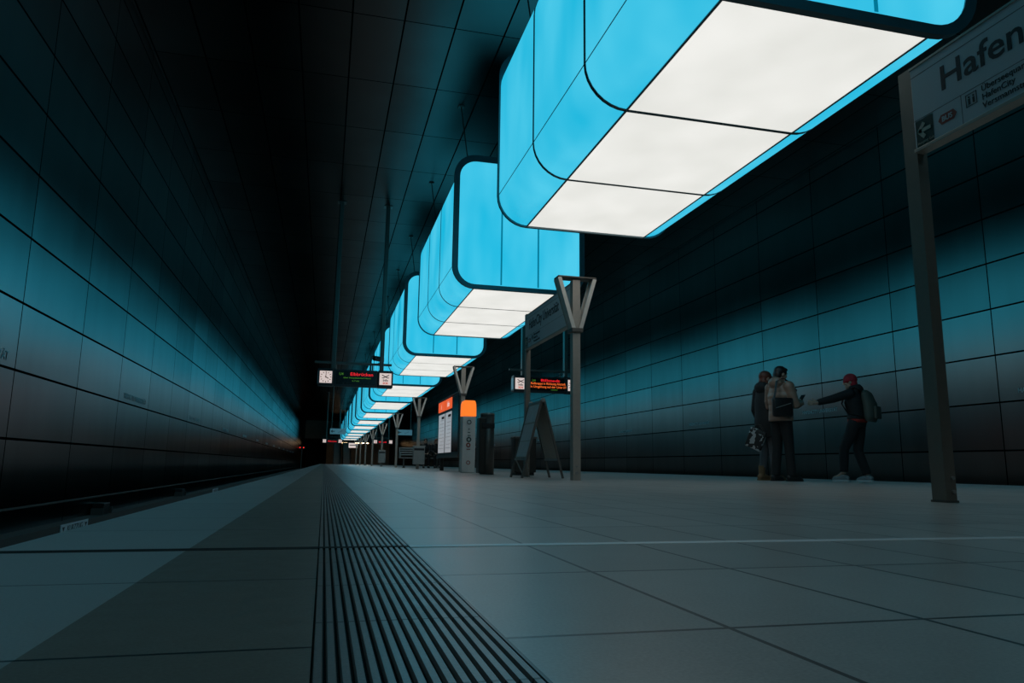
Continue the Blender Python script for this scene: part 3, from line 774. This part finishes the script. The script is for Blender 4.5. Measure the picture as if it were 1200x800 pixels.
def escalator(label, x):
    r = thing('escalator', label, 'escalator', (x, 112, 0), 0, 'escalators at the far end of the platform')
    W = 1.0; n = 20; run, rise = .42, .18
    bm = B()
    for i in range(n): box(bm, -W / 2, W / 2, 1.2 + i * run, 1.2 + (i + 1) * run + .02, 0, .02 + i * rise)
    box(bm, -W / 2, W / 2, 0, 1.2, 0, .02); obj('step_flight', bm, M['steel_dark'], r)
    for s in (-1, 1):
        bm = B(); pts = [(0, .05)] + [(.18 * (1 - math.cos(D(a))) - .18, .78 + .22 * math.sin(D(a))) for a in (0, 30, 60, 90)] + [(1.2, 1.0), (1.2 + n * run, 1.0 + n * rise), (1.2 + n * run, n * rise - .4), (1.2, .05)]
        v0 = [bm.verts.new((s * W / 2 + (.02 if s > 0 else -.06), y, z)) for y, z in pts]; v1 = [bm.verts.new((s * W / 2 + (.06 if s > 0 else -.02), y, z)) for y, z in pts]
        m = len(pts); bm.faces.new(v0); bm.faces.new(v1[::-1])
        for i in range(m): bm.faces.new((v0[i], v0[(i + 1) % m], v1[(i + 1) % m], v1[i]))
        b = obj('balustrade', bm, M['case'], r)
        bm = B(); tube(bm, [(s * (W / 2 + .04), y, z + .02) for y, z in pts[1:7]], .045, 8); obj('handrail', bm, M['black'], b)
escalator('left of the two dark escalators at the far end', 1.9); escalator('right of the two dark escalators at the far end', 3.3)


# ------------------------------------------------------------------ people (local frame: facing +Y, right hand on +X)
def V(*a): return Vector(a)
def hand(bm, wrist, d, nrm, thumb, curl, s=1.0):
    """palm and five separate fingers; d points along the hand, nrm out of the palm, thumb towards the thumb side"""
    wrist, d, nrm = Vector(wrist), Vector(d).normalized(), Vector(nrm).normalized()
    t = Vector(thumb); t = (t - d * t.dot(d)).normalized(); nrm = d.cross(t) * (1 if d.cross(t).dot(nrm) > 0 else -1)
    tube(bm, [wrist - d * .02, wrist + d * .02 * s, wrist + d * .06 * s, wrist + d * .09 * s], [(.024, .018), (.032 * s, .016), (.040 * s, .015), (.036 * s, .013)], 10, True, t)
    for off, ln, an in ((.030, .066, .06), (.010, .076, .0), (-.010, .072, -.04), (-.029, .056, -.10)):
        p = wrist + d * .085 * s + t * off * s; q = [p]; dd = (d + t * an).normalized()
        for k, seg in enumerate((.42, .33, .25)):
            a = curl * (k + .5); v = dd * math.cos(a) + nrm * math.sin(a); q.append(q[-1] + v * ln * seg * s)
        tube(bm, q, [.0095, .0088, .008, .0062], 8)
    p = wrist + d * .028 * s + t * .028 * s
    tube(bm, [p, p + (d * .55 + t * .75 + nrm * .3).normalized() * .034 * s, p + (d * .8 + t * .62 + nrm * .45).normalized() * .064 * s], [.0125, .0105, .0075], 8)

def head(bm, c, rot):
    m = rot.to_4x4(); c = Vector(c)
    def P(x, y, z): return c + rot @ V(x, y, z)
    ell(bm, P(0, -.008, .025), (.076, .094, .092), rot); ell(bm, P(0, .018, -.045), (.060, .072, .072), rot)
    ell(bm, P(0, .062, -.088), (.028, .024, .022), rot)
    tube(bm, [P(0, .086, .022), P(0, .104, -.012), P(0, .090, -.026)], [.008, .014, .011], 8)
    ell(bm, P(0, .082, -.050), (.024, .010, .007), rot); ell(bm, P(0, .080, -.061), (.020, .010, .006), rot)
    ell(bm, P(0, .080, .036), (.052, .012, .010), rot)
    for s in (-1, 1): ell(bm, P(s * .076, -.008, -.012), (.010, .022, .032), rot); ell(bm, P(s * .038, .066, -.02), (.022, .018, .018), rot)
    tube(bm, [P(0, -.018, -.06), P(0, -.035, -.17)], [.052, .058], 12)

def eyes(c, rot, parent):
    for s in (-1, 1):
        bm = B(); ell(bm, Vector(c) + rot @ V(s * .031, .0785, .012), (.011, .006, .0065), rot, 8); obj('eye', bm, M['ink'], parent, True)

def limb(bm, pts, radii): tube(bm, pts, radii, 14)

def person(label, loc, rz, J, hands, dress):
    """J: joint positions; the body is one welded skin, clothes are children"""
    bm = B()
    hr = Euler(J['head_rot']).to_matrix(); hc = Vector(J['head'])
    head(bm, hc, hr)
    tube(bm, [J['pelvis'], J['waist'], J['chest'], J['collar'], J['neck']], [(.135, .10), (.115, .085), (.135, .095), (.115, .075), (.052, .052)], 18, True, J.get('across', (1, 0, 0)))
    tube(bm, [J['collar'], J['neck'], hc + hr @ V(0, -.02, -.06)], [.06, .054, .05], 12)
    for s in 'lr':
        limb(bm, [J['hip_' + s], J['knee_' + s], J['ankle_' + s]], [.072, .05, .034])
        limb(bm, [J['sh_' + s], J['elb_' + s], J['wr_' + s]], [.045, .036, .025])
        a = Vector(J['ankle_' + s]); f = Vector(J['toe_' + s])
        tube(bm, [a + V(0, 0, .02), (a + f) / 2 + V(0, 0, -.012), f], [.032, .03, .022], 10)
        hd = hands[s]; hand(bm, J['wr_' + s], hd[0], hd[1], hd[2], hd[3])
    body = obj('person', remesh(bm, .0062, 1), M['skin'], None, True, loc, (0, 0, rz))
    body.scale = (J.get('size', 1.0),) * 3
    tag(body, label, 'person')
    eyes(hc, hr, body)
    dress(body, J, hc, hr)
    return body

def trousers(body, J, mat, rt=(.098, .074, .062), name='trousers', hem=.04):
    bm = B()
    for s in 'lr':
        a = Vector(J['ankle_' + s]); k = Vector(J['knee_' + s]); e = a + (k - a).normalized() * hem
        h = Vector(J['hip_' + s])
        tube(bm, [h + V(0, 0, .05), h.lerp(k, .45), k, k.lerp(e, .4), e], [rt[0] * 1.02, rt[0] * .93, rt[1], rt[1] * .95, rt[2]], 16)
    p, w_ = Vector(J['pelvis']), Vector(J['waist'])
    tube(bm, [p - V(0, 0, .07), p, p.lerp(w_, .6)], [(.15, .115), (.165, .13), (.145, .112)], 20, True, J.get('across', (1, 0, 0)))
    return obj(name, remesh(bm, .011, 2), mat, body, True)

def jacket(body, J, mat, tr, ar, hem=-.08, name='jacket', rows=0, hood=False, voxel=.011):
    bm = B()
    p, w_, c, k, n = [Vector(J[q]) for q in ('pelvis', 'waist', 'chest', 'collar', 'neck')]
    lo = p + (p - w_).normalized() * (-hem) if hem < 0 else p.lerp(w_, hem)
    pts = [lo, p if hem < 0 else p.lerp(w_, min(1, hem + .3)), w_, w_.lerp(c, .5), c, k, n - V(0, 0, .005)]
    tube(bm, pts, [tr[0], tr[0], tr[1], ((tr[1][0] + tr[2][0]) / 2, (tr[1][1] + tr[2][1]) / 2), tr[2], (.165, .105), (.072, .072)], 22, True, J.get('across', (1, 0, 0)))
    for s in 'lr':
        a, e, q = [Vector(J[x + s]) for x in ('sh_', 'elb_', 'wr_')]
        end = q - (q - e).normalized() * .012
        pts = []; rad = []
        for i, t in enumerate([0, .2, .4, .6, .8, 1.0]): pts.append(a.lerp(e, t)); rad.append(ar[0] + (ar[1] - ar[0]) * t)
        for i, t in enumerate([.2, .4, .6, .8, 1.0]): pts.append(e.lerp(end, t)); rad.append(ar[1] + (ar[2] - ar[1]) * t)
        if rows: rad = [r_ * (1.06 if i % 2 else .93) for i, r_ in enumerate(rad)]
        tube(bm, pts, rad, 14)
        ell(bm, a, (ar[0] * 1.05,) * 3)
    if rows:
        for i in range(rows):   # quilted tubes round the trunk
            t = i / (rows - 1); z = lo.z + .03 + (k.z - .05 - lo.z) * t; q = lo.lerp(k, (z - lo.z) / (k.z - lo.z))
            i3 = tr[0] if t < .3 else (tr[1] if t < .6 else tr[2])
            ell(bm, q, (i3[0] * .97, i3[1] * .99, .05), None, 22)
    if hood:
        ell(bm, n + V(0, -.085, -.01), (.125, .075, .085)); tube(bm, [n + V(-.085, .02, .01), n + V(0, -.09, .035), n + V(.085, .02, .01)], [.04, .05, .04], 10)
    else:
        tube(bm, [n - V(0, 0, .02), n + V(0, -.005, .03)], [.078, .072], 16)
    return obj(name, remesh(bm, voxel, 2), mat, body, True)

def shoes(body, J, mat, sole=None, high=.0, w=.046):
    for s in 'lr':
        a = Vector(J['ankle_' + s]); f = Vector(J['toe_' + s]); d = (f - a); d.z = 0; d.normalize(); side = V(-d.y, d.x, 0)
        g = J.get('ground_' + s, 0.0); pt = J.get('pitch_' + s, 0.0)
        bm = B(); h = a - d * .045; z0 = g
        def Q(t, z): return V(a.x, a.y, 0) + d * t + V(0, 0, z0 + z + max(0, -t + .12) * pt)
        tube(bm, [Q(-.075, .04), Q(-.06, .045), Q(0, .055), Q(.07, .046), Q(.13, .036), Q(.175, .028)], [(.028, .03), (.040, .042), (w * .95, .052), (w, .044), (w, .034), (.030, .020)], 14, True, side)
        tube(bm, [Q(0, .05), Q(-.008, .10 + high)], [(w * .95, .052), (.048, .052)], 14, True, side)
        sh = obj('boot' if high else 'shoe', remesh(bm, .008, 2), mat, body, True)
        bm = B(); pts = []
        for t, ww in ((-.085, .024), (-.07, .036), (0, .042), (.08, .049), (.14, .046), (.18, .028)): pts.append((t, ww))
        up = [Q(t, .0) + side * ww for t, ww in pts] + [Q(t, .0) - side * ww for t, ww in pts[::-1]]
        lo = [bm.verts.new(p) for p in up]; hi = [bm.verts.new(p + V(0, 0, .026)) for p in up]
        n = len(up); bm.faces.new(lo); bm.faces.new(hi[::-1])
        for i in range(n): bm.faces.new((lo[i], lo[(i + 1) % n], hi[(i + 1) % n], hi[i]))
        obj('sole', bm, sole or mat, sh)

def base_joints(h=1.0):
    J = dict(pelvis=V(0, 0, .93), waist=V(0, 0, 1.06), chest=V(0, .01, 1.25), collar=V(0, -.005, 1.38), neck=V(0, 0, 1.455), head=V(0, .025, 1.585), head_rot=(0, 0, 0),
             hip_l=V(-.085, 0, .90), hip_r=V(.085, 0, .90), knee_l=V(-.09, .02, .49), knee_r=V(.09, .02, .49), ankle_l=V(-.09, -.02, .085), ankle_r=V(.09, -.02, .085),
             toe_l=V(-.10, .14, .03), toe_r=V(.10, .14, .03), sh_l=V(-.175, 0, 1.375), sh_r=V(.175, 0, 1.375), elb_l=V(-.225, -.02, 1.10), elb_r=V(.225, -.02, 1.10),
             wr_l=V(-.20, .10, .87), wr_r=V(.20, .10, .87))
    return J
RELAX = {'l': (V(0, .1, -1), V(1, 0, 0), V(0, 1, 0), .35), 'r': (V(0, .1, -1), V(-1, 0, 0), V(0, 1, 0), .35)}

# -- person in the brown puffer jacket, seen from behind, looking at the hands
def dress_puffer(b, J, hc, hr):
    trousers(b, J, M['blackcloth'], (.092, .070, .066), hem=-.01)
    jacket(b, J, M['puffer'], ((.195, .15), (.185, .14), (.205, .15)), (.080, .068, .050), -.06, 'puffer_jacket', 0, True)
    bm = B(); ell(bm, hc + hr @ V(0, -.016, .038), (.087, .100, .090), hr, 18); ell(bm, hc + hr @ V(0, -.060, -.02), (.080, .055, .085), hr, 16)
    ell(bm, hc + hr @ V(0, -.07, -.075), (.06, .042, .06), hr, 12); ell(bm, hc + hr @ V(0, .045, .085), (.065, .045, .03), hr, 12)
    obj('hair', remesh(bm, .010, 1), M['hair'], b, True)
    shoes(b, J, M['shoe'])
J = base_joints()
J.update(size=.975, elb_l=V(-.235, .02, 1.12), elb_r=V(.235, .05, 1.10), wr_l=V(-.05, .31, 1.17), wr_r=V(.10, .33, 1.16), head_rot=(D(-14), 0, D(-12)), head=V(0, .04, 1.575),
         knee_r=V(.10, .03, .49), ankle_r=V(.12, .03, .085), toe_r=V(.15, .19, .03), knee_l=V(-.09, 0, .49), ankle_l=V(-.10, -.06, .085), toe_l=V(-.12, .10, .03))
PX, PY = 6.38, 9.32
person('person in a brown puffer jacket seen from behind with a black shoulder bag', (PX, PY, 0), D(-76), J,
       {'l': (V(.45, .9, .1), V(.6, -.2, -.5), V(.3, 0, 1), .55), 'r': (V(-.35, .9, .1), V(-.6, -.2, -.5), V(-.3, 0, 1), .55)}, dress_puffer)
r = thing('shoulder_bag', 'black shoulder bag hanging across the back of the brown puffer jacket', 'bag', (PX, PY, 0), D(-76))
bm = B(); box(bm, .19, .275, -.22, .07, .90, 1.17, 0, .03, Matrix.Rotation(D(-24), 4, 'Z')); obj('bag_body', bm, M['bag'], r, True)
bm = B(); bar(bm, (.278, -.19, 1.02), (.278, .03, 1.09), .010, .014, (1, 0, 0)); obj('zip', bm, M['zinc'], r, rot=(0, 0, D(-24)))
bm = B(); tube(bm, [(.125, -.27, 1.13), (.11, -.215, 1.25), (.09, -.15, 1.42), (.085, -.02, 1.47), (.10, .10, 1.41), (.20, .12, 1.28), (.245, -.05, 1.13)], [(.020, .005)] * 7, 8)
obj('strap', bm, M['bag'], r)
r = thing('smartphone', 'dark phone held in both hands by the person in the puffer jacket', 'phone', (PX, PY, 0), D(-76))
bm = B(); box(bm, -.037, .037, -.004, .004, -.075, .075, 0, .003); obj('phone_body', bm, M['black'], r, loc=(.02, .425, 1.20), rot=(D(-40), 0, 0))
bm = B(); box(bm, -.033, .033, -.0055, -.0042, -.068, .068); obj('screen', bm, M['glass_dark'], r, loc=(.02, .425, 1.20), rot=(D(-40), 0, 0))

# -- person in the long black coat, half hidden behind
def dress_coat(b, J, hc, hr):
    trousers(b, J, M['denim'], (.088, .066, .055), hem=.10)
    jacket(b, J, M['coat'], ((.20, .16), (.185, .145), (.195, .145)), (.075, .062, .048), -.26, 'long_coat', 0, True)
    bm = B(); ell(bm, hc + hr @ V(0, -.018, .035), (.086, .100, .088), hr, 18); ell(bm, hc + hr @ V(0, -.055, -.05), (.078, .055, .10), hr, 16)
    tube(bm, [hc + hr @ V(-.06, -.03, -.05), hc + hr @ V(-.075, 0, -.15)], [.03, .022], 8); tube(bm, [hc + hr @ V(.06, -.03, -.05), hc + hr @ V(.075, 0, -.15)], [.03, .022], 8)
    obj('hair', remesh(bm, .010, 1), M['redhair'], b, True)
    shoes(b, J, M['boot'], None, .12)
J = base_joints()
for k_ in list(J):
    if isinstance(J[k_], Vector): J[k_] = J[k_] * .955
J.update(head_rot=(D(-5), 0, D(-15)), wr_l=V(-.19, .06, .83), wr_r=V(.19, .12, .84), ankle_l=V(-.09, -.05, .085), ankle_r=V(.09, .03, .085), toe_l=V(-.10, .11, .03), toe_r=V(.10, .19, .03))
QX, QY = 6.41, 9.72
person('person in a long black coat and tan boots half hidden behind the puffer jacket', (QX, QY, 0), D(-80), J, RELAX, dress_coat)
r = thing('tote_bag', 'black and white patterned bag hanging low beside the long black coat', 'bag', (QX, QY, 0), D(-62))
bm = B(); a = Matrix.Rotation(D(24), 4, 'Y'); box(bm, -.13, .13, -.29, -.225, .44, .74, 0, .02, Matrix.Translation((0, 0, .7)) @ a @ Matrix.Translation((0, 0, -.7))); obj('bag_body', bm, M['patterned'], r, True)
bm = B()
for y in (-.28, -.235): tube(bm, [(-.06, y, .72), (-.02, y + (.0), .80), (.03, y, .81), (.09, y, .70)], .008, 8)
obj('handle', bm, M['bag'], r)

# -- person with the red knit cap, arm stretched out
def dress_red(b, J, hc, hr):
    trousers(b, J, M['blackcloth'], (.100, .078, .066), hem=.03)
    jacket(b, J, M['blackcloth'], ((.185, .145), (.178, .138), (.205, .150)), (.076, .066, .050), .35, 'jacket', 0, True)
    bm = B(); p = Vector(J['pelvis']); w_ = Vector(J['waist'])
    tube(bm, [p + V(0, 0, .0), p.lerp(w_, .55)], [(.178, .140), (.172, .134)], 22, True, J.get('across', (1, 0, 0))); obj('shirt_hem', bm, M['redshirt'], b, True)
    bm = B(); ell(bm, hc + hr @ V(0, -.012, .045), (.092, .106, .092), hr, 18); ell(bm, hc + hr @ V(0, -.045, -.03), (.080, .062, .09), hr, 16)
    tube(bm, [hc + hr @ V(0, -.01, .005), hc + hr @ V(0, -.008, .04)], [(.096, .110), (.095, .109)], 20, True, hr @ V(1, 0, 0)); obj('knit_cap', remesh(bm, .009, 1), M['redcap'], b, True)
    shoes(b, J, M['sneaker_top'], M['sneaker'])
J = base_joints()
J.update(across=(1, 0, 0), pelvis=V(0, 0, .92), collar=V(0, .02, 1.38), chest=V(0, .02, 1.25), neck=V(0, .04, 1.455), head=V(0, .075, 1.575), head_rot=(D(-8), 0, D(14)),
         sh_l=V(-.175, .03, 1.375), sh_r=V(.175, .0, 1.375),
         size=.945, elb_l=V(-.375, .22, 1.285), wr_l=V(-.565, .40, 1.22), elb_r=V(.23, -.03, 1.11), wr_r=V(.20, .10, .90),
         hip_l=V(-.085, .0, .90), knee_l=V(-.09, .20, .515), ankle_l=V(-.09, .23, .12), toe_l=V(-.10, .39, .05), pitch_l=.0, ground_l=.0,
         knee_r=V(.09, .05, .48), ankle_r=V(.10, -.07, .085), toe_r=V(.13, .09, .03))
RX, RY = 7.74, 9.40
person('person in a red knit cap and black jacket reaching one arm out', (RX, RY, 0), D(32), J,
       {'l': (V(-.7, .7, -.05), V(.8, .3, -.4), V(0, 0, 1), .45), 'r': RELAX['r']}, dress_red)
r = thing('backpack', 'grey green backpack on the back of the person in the red cap', 'backpack', (RX, RY, 0), D(32))
r.scale = (.945,) * 3
bm = B(); tube(bm, [(0, -.20, .93), (0, -.215, 1.0), (0, -.205, 1.2), (0, -.165, 1.36), (0, -.135, 1.42)], [(.13, .07), (.165, .095), (.165, .095), (.145, .075), (.09, .04)], 18, True, (1, 0, 0)); obj('pack_body', remesh(bm, .012, 2), M['pack'], r, True)
bm = B(); box(bm, -.12, .12, -.335, -.29, .97, 1.17, 0, .02); obj('front_pocket', bm, M['pack'], r, True)
for s in (-1, 1):
    bm = B(); tube(bm, [(s * .10, -.16, 1.38), (s * .115, -.03, 1.475), (s * .125, .12, 1.39), (s * .14, .175, 1.22), (s * .17, .08, 1.06), (s * .15, -.16, 1.0)], [(.026, .007)] * 6, 8, True, (1, 0, 0)); obj('shoulder_strap', bm, M['bag'], r)

# -- two people sitting on the farther bench
def dress_seat(mat, hairm):
    def f(b, J, hc, hr):
        trousers(b, J, M['blackcloth']); jacket(b, J, M[mat], ((.19, .15), (.185, .14), (.20, .145)), (.078, .066, .05), .1, 'jacket')
        bm = B(); ell(bm, hc + hr @ V(0, -.016, .038), (.088, .102, .090), hr, 16); ell(bm, hc + hr @ V(0, -.055, -.03), (.08, .055, .09), hr, 14); obj('hair', remesh(bm, .012, 1), M[hairm], b, True)
        shoes(b, J, M['shoe'])
    return f
def seated():
    J = base_joints()
    dz = -.37
    for k_ in ('pelvis', 'waist', 'chest', 'collar', 'neck', 'head', 'sh_l', 'sh_r'): J[k_] = J[k_] + V(0, 0, dz)
    for s, x in (('l', -1), ('r', 1)):
        J['hip_' + s] = V(x * .085, .02, .545); J['knee_' + s] = V(x * .11, .44, .53); J['ankle_' + s] = V(x * .11, .40, .09); J['toe_' + s] = V(x * .12, .56, .03)
        J['elb_' + s] = V(x * .22, .06, .76); J['wr_' + s] = V(x * .10, .30, .66)
    return J
HS = {'l': (V(.4, .9, -.1), V(0, 0, -1), V(1, 0, 0), .4), 'r': (V(-.4, .9, -.1), V(0, 0, -1), V(-1, 0, 0), .4)}
J = seated(); person('person in dark clothes sitting on the bench, left of the two', (4.46, 33.62, 0), PI, J, HS, dress_seat('coat', 'hair'))
J = seated(); J['head_rot'] = (D(-10), 0, D(25)); person('person with reddish hair sitting on the bench, right of the two', (4.96, 33.62, 0), PI, J, HS, dress_seat('blackcloth', 'redhair'))
